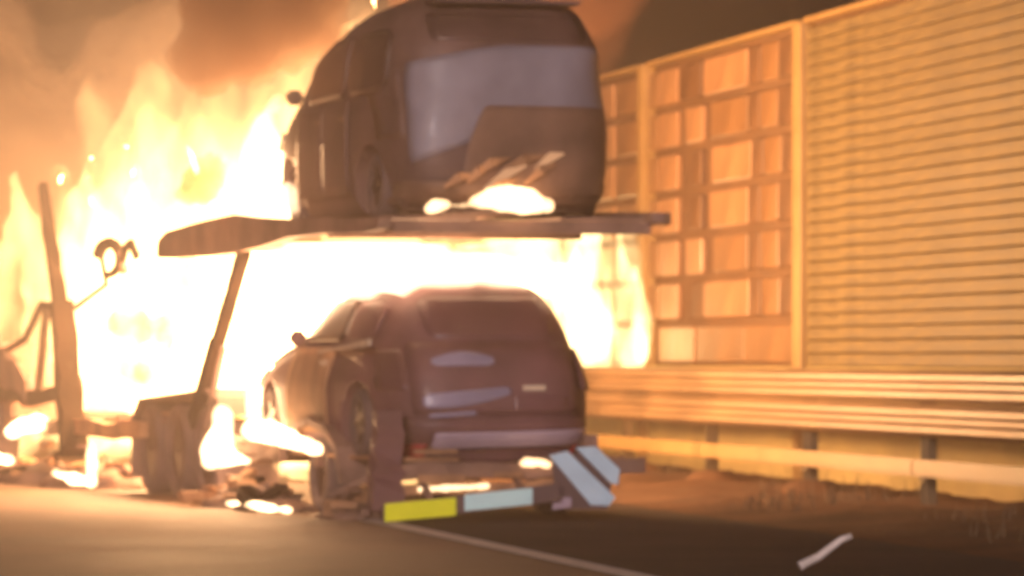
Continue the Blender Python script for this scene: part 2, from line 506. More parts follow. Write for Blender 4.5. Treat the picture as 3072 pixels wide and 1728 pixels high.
# ------------------------------------------------------------------ cars
def interp(tab, z):
    if z <= tab[0][0]: return tab[0][1:]
    for (a, b) in zip(tab, tab[1:]):
        if z <= b[0]:
            t = (z - a[0]) / (b[0] - a[0]); 
            return tuple(p + (q - p) * t for p, q in zip(a[1:], b[1:]))
    return tab[-1][1:]
class CarForm:
    """rows: z, y of the rear, y of the front, half width; n: how square the plan is at that height."""
    def __init__(s, rows): s.rows = rows
    def at(s, z):
        # smoothed between the rows
        h = 0.03
        A = [interp(s.rows, z + d) for d in (-h, 0, h)]
        return tuple(sum(a[i] for a in A) / 3 for i in range(4))
    def side(s, y, z, out=0.0):
        yr, yf, w, n = s.at(z)
        yc, L = (yr + yf) / 2, (yf - yr) / 2
        t = min(1, abs((y - yc) / L))
        return w * max(0, 1 - t ** n) ** (1 / n) + out
    def rear(s, x, z, out=0.0):
        yr, yf, w, n = s.at(z)
        yc, L = (yr + yf) / 2, (yf - yr) / 2
        t = min(0.9995, abs(x / w))
        return yc - L * (1 - t ** n) ** (1 / n) - out
    def front(s, x, z, out=0.0):
        yr, yf, w, n = s.at(z)
        yc, L = (yr + yf) / 2, (yf - yr) / 2
        t = min(0.9995, abs(x / w))
        return yc + L * (1 - t ** n) ** (1 / n) + out
    def body(s, name, mat, parent, arches, seed=0, dent=0.012):
        z0, z1 = s.rows[0][0], s.rows[-1][0]
        zs = [z0 + (z1 - z0) * i / 46 for i in range(44)] + [z1 - 0.035, z1 - 0.018, z1 - 0.006, z1]
        N = 72; vs, fs = [], []
        for z in zs:
            yr, yf, w, n = s.at(z)
            yc, L = (yr + yf) / 2, (yf - yr) / 2
            for k in range(N):
                a = 2 * math.pi * k / N
                ca, sa = math.cos(a), math.sin(a)
                e = 2 / n
                p = Vector((w * math.copysign(abs(ca) ** e, ca), yc + L * math.copysign(abs(sa) ** e, sa), z))
                p += p.normalized() * dent * noise.noise(p * 2.3 + Vector((seed, 0, 0)))
                vs.append(p)
        for i in range(len(zs) - 1):
            for k in range(N):
                a = i * N + k; b = i * N + (k + 1) % N
                fs.append((a, b, b + N, a + N))
        fs.append(tuple(range(N - 1, -1, -1))); fs.append(tuple(range((len(zs) - 1) * N, len(zs) * N)))
        o = mesh_obj(name, vs, fs, mat, None, True)
        for (y, r) in arches:
            c = MB().lathe([(-1.2, 0.001), (-1.2, r), (1.2, r), (1.2, 0.001)], 32, centre=(0, y, 0.33)).build('cut', None)
            for sgn in (-1, 1):
                pass
            cut = MB()
            for sgn in (-1, 1):
                cut.lathe([(sgn * 0.52, 0.001), (sgn * 0.52, r), (sgn * 1.3, r), (sgn * 1.3, 0.001)], 32, centre=(0, y, 0.33))
            bpy.data.objects.remove(c)
            co = cut.build('cut', None)
            bpy.context.view_layer.update()
            md = o.modifiers.new('b', 'BOOLEAN'); md.object = co; md.operation = 'DIFFERENCE'; md.solver = 'EXACT'
            bake(o)
            bpy.data.objects.remove(co)
        o.parent = parent
        return o
    def patch(s, name, face, u0, u1, v0, v1, mat, parent, out=0.012, nu=14, nv=8, top=None, bot=None, round_=0.0, thick=0.02, sgn=1):
        """a panel that follows the bodywork: face side/rear/front, u along it, v up."""
        vs, fs = [], []
        for j in range(nv + 1):
            for i in range(nu + 1):
                a, b = i / nu, j / nv
                lo = bot(a) if bot else v0
                hi = top(a) if top else v1
                z = lo + (hi - lo) * b
                u = u0 + (u1 - u0) * a
                if round_:
                    q = abs(b - 0.5) * 2
                    u += (0.5 - a) * round_ * (q ** 6)
                if face == 'side': p = (sgn * s.side(u, z, out), u, z)
                elif face == 'rear': p = (u, s.rear(u, z, out), z)
                else: p = (u, s.front(u, z, out), z)
                vs.append(Vector(p))
        for j in range(nv):
            for i in range(nu):
                a = j * (nu + 1) + i
                fs.append((a, a + 1, a + nu + 2, a + nu + 1))
        o = mesh_obj(name, vs, fs, mat, parent, True)
        bm = bmesh.new(); bm.from_mesh(o.data)
        bmesh.ops.solidify(bm, geom=list(bm.faces), thickness=thick)
        bmesh.ops.recalc_face_normals(bm, faces=bm.faces)
        bm.to_mesh(o.data); bm.free()
        return o
def wheel(parent, x, y, z, r=0.33, w=0.2, name='wheel'):
    h = w / 2
    t = MB().lathe([(-h, r * 0.66), (-h * 1.02, r * 0.9), (-h * 0.8, r), (h * 0.8, r), (h * 1.02, r * 0.9), (h, r * 0.66)], 32).build('tyre', M['ash'], None, smooth=True)
    wh = empty(name)
    wh.parent = parent; wh.location = (x, y, z)
    t.parent = wh
    rm = MB().lathe([(-h * 0.7, 0.03), (-h * 0.7, r * 0.67), (h * 0.7, r * 0.67), (h * 0.7, 0.03)], 24)
    sg = 1 if x > 0 else -1
    for k in range(5):
        a = 2 * math.pi * k / 5
        rm.beam((sg * h * 0.75, 0, 0), (sg * h * 0.75, r * 0.6 * math.cos(a), r * 0.6 * math.sin(a)), 0.05, 0.03, up=Vector((1, 0, 0)))
    rm.build('rim', M['rim'], wh)
    return wh
def mirror(parent, form, y, z, sgn, mat):
    x = form.side(y, z) * sgn
    mb = MB().beam((x - sgn * 0.04, y, z - 0.03), (x + sgn * 0.03, y - 0.02, z), 0.05, 0.03)
    bmo = MB().box(x + sgn * 0.02, x + sgn * 0.15, y - 0.05, y + 0.05, z - 0.05, z + 0.07)
    o = mb.build('mirror', mat, parent)
    bmo.build('mirror_housing', mat, o, bevel=0.025)
    return o

# --- the upper car: a tall hatch with a grey tailgate
up = empty('burnt_hatchback', mw=TM @ Matrix.Translation((1.215, 0.15, 2.44)) @ Matrix.Scale(1.13, 4) @ Matrix.Diagonal((0.985, 0.98, 1, 1)))
tag(up, 'scorched tall brown hatchback with a grey tailgate, standing on the upper deck', 'car')
U = CarForm([
    (0.20, 0.14, 3.55, 0.84, 5), (0.32, 0.03, 3.86, 0.93, 5), (0.55, 0.0, 4.02, 0.955, 5.5), (0.80, 0.0, 4.02, 0.955, 5.5),
    (0.98, 0.01, 3.86, 0.95, 5), (1.12, 0.03, 3.60, 0.94, 4.5), (1.25, 0.05, 3.38, 0.92, 4.5), (1.45, 0.08, 2.95, 0.90, 4.5),
    (1.62, 0.15, 2.50, 0.835, 4), (1.74, 0.24, 2.12, 0.77, 3.7), (1.82, 0.36, 1.80, 0.68, 3.3), (1.875, 0.52, 1.5, 0.55, 2.9), (1.895, 0.72, 1.2, 0.36, 2.6)])
U.body('body', M['car_up'], up, [(0.78, 0.39), (3.22, 0.39)], 3)
U.patch('tailgate', 'rear', -0.80, 0.88, 0.46, 1.46, M['tail_up'], up, out=0.016, round_=0.04, nu=30, nv=14, bot=lambda a: 0.56 + 0.30 * min(1, a * 2), top=lambda a: 1.33 + 0.14 * min(1, a * 2.2) ** 0.8)
U.patch('lower_panel', 'rear', -0.42, 0.80, 0.30, 1.00, M['trim_up'], up, out=0.05, nu=40, nv=14, top=lambda a: 0.30 + 0.70 * min(1, a / 0.16) ** 0.45)
U.patch('rear_window', 'rear', -0.62, 0.66, 1.50, 1.72, M['glass'], up, out=0.012, round_=0.08)
U.patch('rear_bumper', 'rear', -0.86, 0.86, 0.24, 0.42, M['trim_up'], up, out=0.05)
for (a, b, sgn) in ((-0.93, -0.82, -1), (0.84, 0.90, 1)):
    U.patch('tail_lamp', 'rear', a, b, 0.75, 1.30, M['car_up'] if sgn < 0 else M['tail_up'], up, out=0.02, nu=4)
sp = MB().box(-0.60, 0.60, 0.10, 0.40, 1.79, 1.82).build('roof_spoiler', M['car_up'], up, bevel=0.01)
U.patch('windscreen', 'front', -0.74, 0.74, 1.27, 1.72, M['glass'], up, out=0.01, round_=0.06)
for sgn in (-1, 1):
    U.patch('side_window', 'side', 0.45, 1.35, 1.12, 1.60, M['glass'], up, sgn=sgn, round_=0.25, out=0.008)
    U.patch('side_window', 'side', 1.42, 2.55, 1.12, 1.58, M['glass'], up, sgn=sgn, round_=0.15, top=lambda a: 1.60 - 0.26 * max(0, a - 0.5), out=0.008)
    d1 = U.patch('rear_door', 'side', 1.30, 2.02, 0.36, 1.08, M['car_up'], up, sgn=sgn, out=0.008)
    MB().box(-0.012, 0.012, -0.09, 0.09, -0.015, 0.015).build('handle', M['trim_up'], d1).location = (sgn * (U.side(1.45, 0.95) + 0.024), 1.45, 0.95)
    d2 = U.patch('front_door', 'side', 2.05, 2.84, 0.36, 1.08, M['car_up'], up, sgn=sgn, out=0.008)
    MB().box(-0.012, 0.012, -0.09, 0.09, -0.015, 0.015).build('handle', M['trim_up'], d2).location = (sgn * (U.side(2.2, 0.95) + 0.024), 2.2, 0.95)
    mirror(up, U, 2.85, 1.18, sgn, M['trim_up'])
    U.patch('headlamp', 'side', 3.55, 3.85, 0.78, 0.93, M['lamp_clear'], up, sgn=sgn, out=0.012, nu=5)
    for y in (0.78, 3.22):
        wheel(up, sgn * 0.80, y, 0.155 + 0.25, 0.25, 0.17)
U.patch('front_bumper', 'front', -0.85, 0.85, 0.26, 0.55, M['trim_up'], up, out=0.03)
MB().tube([(-0.3, 1.9, 1.80), (-0.3, 1.75, 2.0)], 0.008, 6).build('aerial', M['trim_up'], up)
# strips of the bumper skin that have melted and hang loose; two glow to imitate fire-lit streaks
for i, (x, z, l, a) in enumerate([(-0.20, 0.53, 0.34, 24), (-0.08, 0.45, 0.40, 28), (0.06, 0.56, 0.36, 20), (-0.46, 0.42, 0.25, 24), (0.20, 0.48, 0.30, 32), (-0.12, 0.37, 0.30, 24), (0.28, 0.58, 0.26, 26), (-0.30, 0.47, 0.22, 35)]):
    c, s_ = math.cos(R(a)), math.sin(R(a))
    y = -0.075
    MB().beam((x - l / 2 * c, y, z - l / 2 * s_), (x, y - 0.03, z + 0.03), 0.02, 0.02, w2=0.03, h2=0.075).beam((x, y - 0.03, z + 0.03), (x + l / 2 * c, y, z + l / 2 * s_), 0.03, 0.075, w2=0.012, h2=0.012).build('melted_lit_strip', M['lit_streak'] if i in (1, 6) else M['rust'], up)

# --- the lower car: a rounded maroon hatch
lo = empty('scorched_hatchback', mw=TM @ Matrix.Translation((1.085, 0.12, 0.38)) @ Matrix.Scale(1.08, 4) @ Matrix.Diagonal((1.035, 1.07, 1.10, 1)))
tag(lo, 'scorched maroon hatchback with a pale rear bumper, standing on the lower deck', 'car')
Lw = CarForm([
    (0.16, 0.16, 4.05, 0.82, 5), (0.28, 0.04, 4.22, 0.90, 5), (0.48, 0.0, 4.30, 0.925, 5), (0.66, 0.02, 4.28, 0.925, 5),
    (0.80, 0.05, 4.10, 0.885, 4.5), (0.90, 0.09, 3.75, 0.845, 4.2), (0.98, 0.14, 3.30, 0.81, 4), (1.06, 0.19, 3.05, 0.78, 4), (1.20, 0.29, 2.78, 0.715, 3.8),
    (1.32, 0.42, 2.55, 0.64, 3.6), (1.39, 0.55, 2.38, 0.56, 3.3), (1.43, 0.70, 2.2, 0.46, 3.0), (1.455, 0.95, 1.95, 0.28, 2.6)])
Lw.body('body', M['car_lo'], lo, [(0.80, 0.36), (3.42, 0.36)], 9)
Lw.patch('rear_window', 'rear', -0.52, 0.54, 1.00, 1.31, M['glass_lo'], lo, out=0.006, round_=0.12)
tg = Lw.patch('tailgate', 'rear', -0.68, 0.70, 0.44, 0.97, M['car_lo'], lo, out=0.012, round_=0.05)
Lw.patch('sheen_patch', 'rear', -0.52, -0.02, 0.80, 0.90, M['blue_sheen'], tg, out=0.020, round_=0.10, nu=24, thick=0.008, nv=4, top=lambda a: 0.87 + 0.04 * math.sin(a * 3.0), bot=lambda a: 0.80)  # blue-grey sheen of the tail, painted as thin patches
Lw.patch('sheen_patch', 'rear', -0.60, 0.10, 0.50, 0.60, M['blue_sheen'], tg, out=0.020, round_=0.10, nu=24, thick=0.008, nv=4, top=lambda a: 0.60 + 0.05 * a, bot=lambda a: 0.49 + 0.09 * a * a)
Lw.patch('sheen_patch', 'rear', -0.56, -0.18, 0.42, 0.45, M['blue_sheen'], tg, out=0.020, round_=0.05, nu=16, thick=0.008, nv=3, top=lambda a: 0.455 + 0.02 * a, bot=lambda a: 0.42 + 0.02 * a)
Lw.patch('number_plate', 'rear', 0.12, 0.56, 0.47, 0.58, M['glass_lo'], tg, out=0.02)
MB().box(-0.09, 0.09, -0.012, 0.012, -0.02, 0.02).build('badge', M['lamp_clear'], tg).location = (0.28, Lw.rear(0.28, 0.64) - 0.03, 0.64)
bmp = Lw.patch('rear_bumper', 'rear', -0.84, 0.86, 0.10, 0.40, M['car_lo'], lo, out=0.05)
Lw.patch('bumper_step', 'rear', -0.52, 0.84, 0.20, 0.315, M['bump_lo'], bmp, out=0.075, round_=0.03, bot=lambda a: 0.19 + 0.03 * a, top=lambda a: 0.31 + 0.03 * a)
for sgn in (-1, 1):
    Lw.patch('tail_lamp', 'rear', sgn * 0.86, sgn * 0.70, 0.62, 0.92, M['glass_lo'], lo, out=0.02, nu=5)
    Lw.patch('reflector', 'rear', sgn * 0.80 if sgn < 0 else 0.66, -0.56 if sgn < 0 else 0.80, 0.14, 0.22, M['lamp_red'], bmp, out=0.08, nu=5)
Lw.patch('windscreen', 'front', -0.52, 0.52, 1.03, 1.32, M['glass'], lo, out=0.006, round_=0.06)
for sgn in (-1, 1):
    Lw.patch('side_window', 'side', 0.70, 1.42, 0.98, 1.26, M['car_lo'], lo, sgn=sgn, round_=0.30, out=0.006)
    Lw.patch('side_window', 'side', 1.48, 2.70, 0.98, 1.28, M['glass'], lo, sgn=sgn, round_=0.12, top=lambda a: 1.28 - 0.16 * max(0, a - 0.6), out=0.006)
    d1 = Lw.patch('front_door', 'side', 1.55, 2.75, 0.30, 0.93, M['rust'], lo, sgn=sgn, out=0.008)
    MB().box(-0.014, 0.014, -0.09, 0.09, -0.018, 0.018).build('handle', M['lamp_clear'], d1).location = (sgn * (Lw.side(1.75, 0.82) + 0.026), 1.75, 0.82)
    mirror(lo, Lw, 2.78, 1.0, sgn, M['car_lo'])
    Lw.patch('headlamp', 'side', 3.85, 4.15, 0.62, 0.76, M['lamp_clear'], lo, sgn=sgn, out=0.012, nu=5)
    for y in (0.80, 3.42):
        wheel(lo, sgn * 0.80, y, 0.13 + 0.25, 0.25)
bn = Lw.patch('bonnet', 'front', -0.80, 0.80, 0.80, 0.965, M['rust'], lo, out=0.02)
Lw.patch('front_bumper', 'front', -0.84, 0.84, 0.20, 0.48, M['car_lo'], lo, out=0.03)
MB().tube([(0.0, 0.95, 1.46), (0.02, 0.85, 1.56)], 0.02, 6, 0.01).build('aerial', M['ash'], lo)
# pale strip imitating the bright reflection along the left flank's shoulder
MB().beam((-0.93, 0.35, 0.97), (-0.90, 1.9, 0.90), 0.02, 0.05, w2=0.02, h2=0.02).build('belt_highlight', M['lamp_clear'], lo)

# ------------------------------------------------------------------ the transporter
tr = empty('car_transporter', mw=TM)
tag(tr, 'burning two deck car transporter trailer stopped beside the road edge line', 'trailer')
def part(mb, name, mat, bevel=0.0, smooth=False, parent=None):
    return mb.build(name, mat, parent or tr, bevel, smooth)
def rough_beam(a, b, w, h, n=10, jit=0.02, taper=(1, 1), seed=0):
    """a beam bowed and eaten by the heat."""
    a, b = Vector(a), Vector(b)
    d = (b - a); x = d.normalized().cross(Vector((0, 0, 1)))
    if x.length < 0.1: x = Vector((1, 0, 0))
    x.normalize(); y = x.cross(d.normalized())
    vs, fs = [], []
    for i in range(n + 1):
        t = i / n
        p = a + d * t + Vector((0, 0, jit * 1.6 * noise.noise(Vector((t * 3, seed, 0)))))
        k = taper[0] + (taper[1] - taper[0]) * t
        for (q, r_) in ((-1, -1), (1, -1), (1, 1), (-1, 1)):
            j = jit * noise.noise(Vector((t * 7, q * 3 + seed, r_ * 5)))
            vs.append(p + x * (q * w / 2 * k + j) + y * (r_ * h / 2 * k + j))
    for i in range(n):
        for k in range(4):
            u, v = i * 4 + k, i * 4 + (k + 1) % 4
            fs.append((u, v, v + 4, u + 4))
    fs.append((3, 2, 1, 0)); fs.append(tuple(n * 4 + k for k in range(4)))
    return MB().add(vs, fs)
# upper deck: two side beams with a hump, a tread plate in panels, end stub
def deck_beam(x, name='side_beam', up_=0.0):
    prof = [(-0.10, 2.50, 2.585), (0.4, 2.475, 2.60), (1.6, 2.50, 2.64), (2.9, 2.50, 2.66), (3.9, 2.43, 2.70), (4.9, 2.40, 2.76), (6.0, 2.39, 2.735), (7.0, 2.39, 2.70), (7.7, 2.40, 2.67), (8.0, 2.41, 2.60), (8.08, 2.43, 2.54)]
    prof = [(y, a + up_, b + up_) for (y, a, b) in prof]
    vs, fs = [], []
    for (y, z0, z1) in prof:
        for dx in (-0.06, 0.06):
            for z in (z0, z1):
                vs.append(Vector((x + dx, y, z + 0.012 * noise.noise(Vector((y * 2, z * 4, x))))))
    n = len(prof)
    for i in range(n - 1):
        for (p, q) in ((0, 1), (1, 3), (3, 2), (2, 0)):
            fs.append((i * 4 + p, i * 4 + q, i * 4 + 4 + q, i * 4 + 4 + p))
    fs.append((0, 2, 3, 1)); fs.append(tuple((n - 1) * 4 + k for k in (0, 1, 3, 2)))
    return part(MB().add(vs, fs), name, M['char'])
ud = empty('upper_deck'); ud.parent = tr
sb = deck_beam(0.0); sb.parent = ud
sb = deck_beam(2.46, up_=0.07); sb.parent = ud
for i in range(6):
    y0 = 0.05 + i * 1.28
    for x0 in (0.10, 1.62):
        MB().box(x0, x0 + 0.76, y0, y0 + 1.25, 2.585, 2.615).build('tread_plate', M['char'], ud)
for i in range(5):
    y = 0.02 + i * 1.9
    MB().box(0.07, 2.43, y, y + 0.10, 2.47, 2.575).build('cross_member', M['char'], ud)
MB().box(2.53, 2.60, -0.04, 0.30, 2.55, 2.66).build('end_stub', M['rust'], ud, bevel=0.01)
# rams and posts
for x in (0.02, 2.48):
    rm = part(rough_beam((x, 4.78, 2.42), (x, 5.9, 1.50), 0.11, 0.125, 6, 0.008), 'hydraulic_ram', M['soot'])
    rough_beam((x, 5.86, 1.53), (x, 6.75, 0.76), 0.13, 0.17, 5, 0.015).build('ram_cylinder', M['soot'], rm)
    rough_beam((x - 0.02, 5.55, 1.50), (x - 0.05, 6.15, 0.72), 0.05, 0.06, 5, 0.02).build('hose', M['ash'], rm)
    po = part(rough_beam((x - (0.06 if x < 1 else -0.06), 12.1, 0.35), (x - (0.06 if x < 1 else -0.06), 12.75, 2.0), 0.26, 0.24, 8, 0.03, (1.05, 0.9)), 'post', M['soot'])
    rough_beam((x - (0.06 if x < 1 else -0.06), 12.85, 2.0), (x - (0.06 if x < 1 else -0.06), 13.75, 3.35), 0.13, 0.14, 8, 0.03, (1.2, 0.7), 3).build('post_tip', M['soot'], po)
# chassis, lower deck
for x in (0.55, 1.95):
    part(rough_beam((x, 0.2, 0.62), (x, 14.5, 0.62), 0.12, 0.22, 24, 0.02, seed=x), 'chassis_rail', M['char'])
for x in (0.0, 2.5):
    part(rough_beam((x, 3.3, 0.50), (x, 6.2, 0.66), 0.07, 0.12, 10, 0.03, seed=x + 5), 'lower_side_rail', M['char'])
    part(rough_beam((x, 8.9, 0.66), (x, 15.8, 0.60), 0.10, 0.16, 14, 0.05, seed=x + 9), 'lower_side_rail', M['rust'])
for i in range(8):
    y = 0.3 + i * 2.0
    part(MB().box(0.05, 2.45, y, y + 0.09, 0.735, 0.80) if i > 2 else MB().box(0.05, 2.45, y, y + 0.09, 0.42, 0.51), 'cross_member', M['char'])
for x0 in (0.08, 1.60):
    part(MB().box(x0, x0 + 0.62, 0.05, 4.6, 0.515, 0.545), 'wheel_track', M['rust'])
    part(MB().box(x0, x0 + 0.62, 4.65, 9.4, 0.815, 0.845), 'wheel_track', M['rust'])
# running gear: twin tyres on two axles, guards and flaps
for y in (6.35, 7.55, 8.75):
    for x in (0.14, 0.44, 2.06, 2.36):
        w_ = wheel(tr, x, y, 0.47, 0.47, 0.27, 'axle_wheel')
    part(MB().tube([(0.1, y, 0.47), (2.4, y, 0.47)], 0.06, 8), 'axle', M['char'])
for x in (-0.02, 2.02):
    fl = part(MB().box(x, x + 0.62, 5.70, 5.73, 0.12, 1.02), 'mudflap', M['ash'], 0.006)
    part(MB().extrude([(5.74, 0.94), (5.74, 1.00), (6.2, 1.10), (7.5, 1.04), (9.1, 0.98), (9.5, 0.70), (9.46, 0.68), (9.05, 0.93), (7.5, 1.0), (6.2, 1.06)], 'x', x, x + 0.62), 'mudguard', M['ash'])
part(MB().box(0.04, 0.60, 9.62, 9.66, 0.15, 0.80), 'mudflap', M['ash'], 0.006)
# rear wheel under the lower car
for x in (0.22, 2.28):
    wheel(tr, x, 2.35, 0.36, 0.36, 0.28, 'axle_wheel')
part(MB().extrude([(1.2, 0.30), (1.35, 0.62), (1.8, 0.80), (2.35, 0.86), (2.9, 0.80), (3.5, 0.55), (4.6, 0.44), (4.6, 0.40), (3.5, 0.50), (2.85, 0.74), (2.35, 0.80), (1.85, 0.74), (1.42, 0.58), (1.26, 0.30)], 'x', -0.03, 0.30), 'mudguard', M['char'])
# rear corner post, end frame
part(rough_beam((0.03, 0.0, 0.10), (0.06, 0.03, 0.95), 0.28, 0.2, 8, 0.04, (1, 0.8), 0), 'corner_post', M['car_lo'])
part(rough_beam((0.15, 0.0, 0.42), (2.36, 0.0, 0.47), 0.10, 0.13, 12, 0.02), 'end_beam', M['char'])
part(rough_beam((0.15, -0.04, 0.27), (2.0, -0.04, 0.33), 0.06, 0.09, 12, 0.03, seed=4), 'end_rail', M['rust'])
for (x, z, w_, h_) in ((0.50, 0.37, 0.42, 0.07), (0.45, 0.60, 0.40, 0.04), (1.10, 0.40, 0.26, 0.05)):
    part(MB().box(x - w_ / 2, x + w_ / 2, -0.12, -0.08, z - h_ / 2, z + h_ / 2), 'lamp_bracket', M['rust'], 0.01)
ub = part(MB().beam((-0.08, -0.30, 0.075), (1.50, -0.30, 0.255), 0.06, 0.15), 'underrun_bar', M['board'], 0.01)
for x in (0.35, 1.2):
    MB().beam((x, -0.27, 0.2), (x, 0.0, 0.36), 0.05, 0.06).build('bar_bracket', M['char'], ub)
def tilted(x0, x1, z0, z1, y, dy, slope):
    f = lambda v: Vector((v.x, v.y, v.z + (v.x) * slope))
    return MB().box(x0, x1, y - dy, y, z0, z1, f)
yp = tilted(-0.07, 0.56, 0.02, 0.172, -0.335, 0.012, 0.075).build('reflective_plate', M['plate_yellow'], tr, 0.005)
yp['label'] = 'yellow reflective plate'
wp = tilted(0.635, 1.24, 0.045, 0.185, -0.335, 0.012, 0.085).build('reflective_plate', M['plate_white'], tr, 0.005)
wp['label'] = 'pale blue reflective plate'
# striped marker board hanging at the right corner
mbd = part(MB().extrude([(1.50, 0.10), (1.96, 0.10), (2.02, 0.50), (1.86, 0.60), (1.45, 0.56)], 'y', -0.22, -0.20), 'marker_board', M['board'])
for (p) in ([(1.42, 0.565), (1.585, 0.60), (2.02, 0.20), (1.96, 0.13), (1.80, 0.135)], [(1.66, 0.63), (1.84, 0.64), (2.06, 0.44), (2.04, 0.31), (1.98, 0.32)], [(1.45, 0.10), (1.62, 0.12), (1.62, 0.20), (1.47, 0.21)]):
    o = MB().extrude(p, 'y', -0.245, -0.225).build('stripe', M['stripe'] if p[0][0] != 1.45 else M['bump_lo'], mbd)
# a burnt cradle ring that hangs from the forward post
ring = MB()
pts = [Vector((0.0, 10.55 + 0.52 * math.cos(R(a)), 2.45 + 0.17 * math.sin(R(a)))) for a in range(20, 300, 14)]
cr_ = part(MB().tube(pts, 0.075, 8, 0.04), 'wheel_cradle', M['soot'])
MB().tube([(0, 9.9, 2.42), (0, 9.75, 2.55), (0, 9.5, 2.60), (0, 9.25, 2.45)], 0.045, 8).build('cradle_hook', M['soot'], cr_)
MB().tube([(0, 10.1, 2.52), (0, 9.9, 2.38), (0, 9.85, 2.30)], 0.05, 8).build('cradle_lug', M['char'], cr_)
part(MB().tube([(0.05, 11.1, 2.45), (0.3, 12.0, 2.2), (0.1, 12.7, 1.95)], 0.03, 6), 'cradle_strut', M['soot'])

# the tractor's wrecked cab ahead of the trailer
cb = empty('truck_cab', mw=TM @ Matrix.Translation((1.25, 16.2, 0)))
tag(cb, 'burnt out truck cab with bare pillars at the front of the trailer, in flames', 'truck cab')
MB().box(-1.2, 1.2, 0.6, 0.66, 0.9, 1.35).box(-1.2, -1.14, 0.66, 2.6, 0.9, 1.6).box(1.14, 1.2, 0.66, 2.6, 0.9, 1.6).box(-1.2, 1.2, 2.6, 2.66, 0.9, 1.6).build('cab_wall', M['char'], cb)
for (x, y) in ((-1.17, 1.3), (1.17, 1.3), (-1.17, 2.6), (1.17, 2.6)):
    MB().beam((x, y, 1.605), (x * 0.9, y - 0.1, 2.7), 0.08, 0.08).build('pillar', M['char'], cb)
for x in (-1.05, 1.05):
    wheel(cb, x, 1.2, 0.5, 0.5, 0.3)
MB().box(-1.1, 1.1, 0.2, 1.9, 0.5, 0.89).build('engine_block', M['char'], cb, 0.04)
# sloping panel fallen from the cab
part(rough_beam((-0.05, 14.6, 1.02), (-0.05, 17.2, 1.62), 0.08, 0.5, 8, 0.05, (0.5, 1.1)), 'fallen_panel', M['char'])

# bare frame of a car burnt out on the front of the lower deck
wf = empty('burnt_car_frame', mw=TM @ Matrix.Translation((1.2, 12.6, 0.86)))
tag(wf, 'bare black frame of a burnt out car in the flames ahead of the leaning post', 'car wreck')
for sx in (-1, 1):
    x = sx * 1.22
    MB().tube([(x, -0.3, 0.15), (x, 0.0, 0.55), (x, 0.5, 0.72), (x * 0.9, 1.1, 1.12), (x * 0.88, 2.0, 1.15), (x * 0.92, 2.7, 0.75), (x, 3.5, 0.60), (x, 3.9, 0.2)], 0.045, 8).build('roof_rail', M['soot'], wf)
    rough_beam((x, -0.2, 0.10), (x, 3.8, 0.12), 0.07, 0.16, 12, 0.04).build('sill', M['soot'], wf)
    rough_beam((x, 1.5, 0.15), (x * 0.9, 1.6, 1.10), 0.06, 0.08, 5, 0.02).build('pillar', M['soot'], wf)
    rough_beam((x, 2.6, 0.35), (x, 3.9, 0.40), 0.05, 0.36, 8, 0.08, (1, 0.6), 4).build('wing', M['char'], wf)
    for y in (0.45, 3.1):
        wheel(wf, sx * 1.02, y, 0.16, 0.20, 0.12)

# ------------------------------------------------------------------ debris
deb_group = 'burnt debris along the transporter'
def chunk(name, loc, size, mat, seed, label, cat='debris', rz=0.0, ry=0.0, group=deb_group):
    bm = bmesh.new()
    bmesh.ops.create_icosphere(bm, subdivisions=3, radius=1)
    for v in bm.verts:
        d = 1 + 0.45 * noise.noise(v.co * 1.7 + Vector((seed, 0, 0))) + 0.15 * noise.noise(v.co * 5 + Vector((0, seed, 0)))
        v.co = Vector((v.co.x * size[0], v.co.y * size[1], max(v.co.z, -0.6) * size[2])) * d
    me = bpy.data.meshes.new(name); bm.to_mesh(me); bm.free()
    me.materials.append(mat)
    me.polygons.foreach_set('use_smooth', [True] * len(me.polygons))
    o = bpy.data.objects.new(name, me); C.objects.link(o)
    o.matrix_world = TM @ Matrix.Translation(loc) @ Matrix.Rotation(rz, 4, 'Z') @ Matrix.Rotation(ry, 4, 'Y')
    tag(o, label, cat, group)
    LAST[0] = o
    return o
LAST = [None]
spots = [((-0.15, 15.4, 0.16), (0.5, 1.0, 0.26), 'char', 'long charred heap below the truck cab'),
         ((-0.1, 13.2, 0.20), (0.45, 0.9, 0.34), 'rust', 'rust brown heap at the foot of the leaning post'),
         ((0.0, 11.3, 0.22), (0.4, 0.8, 0.38), 'char', 'dark heap between the leaning post and the tyres'),
         ((-0.05, 4.6, 0.14), (0.35, 0.8, 0.22), 'rust', 'scorched heap under the mudguard of the lower car'),
         ((-0.1, 3.2, 0.12), (0.3, 0.6, 0.18), 'ash', 'ashy lump beside the small rear wheel'),
         ((0.1, 1.1, 0.15), (0.3, 0.5, 0.22), 'char', 'dark lump at the rear corner post'),
         ]
rh = random.Random(3)
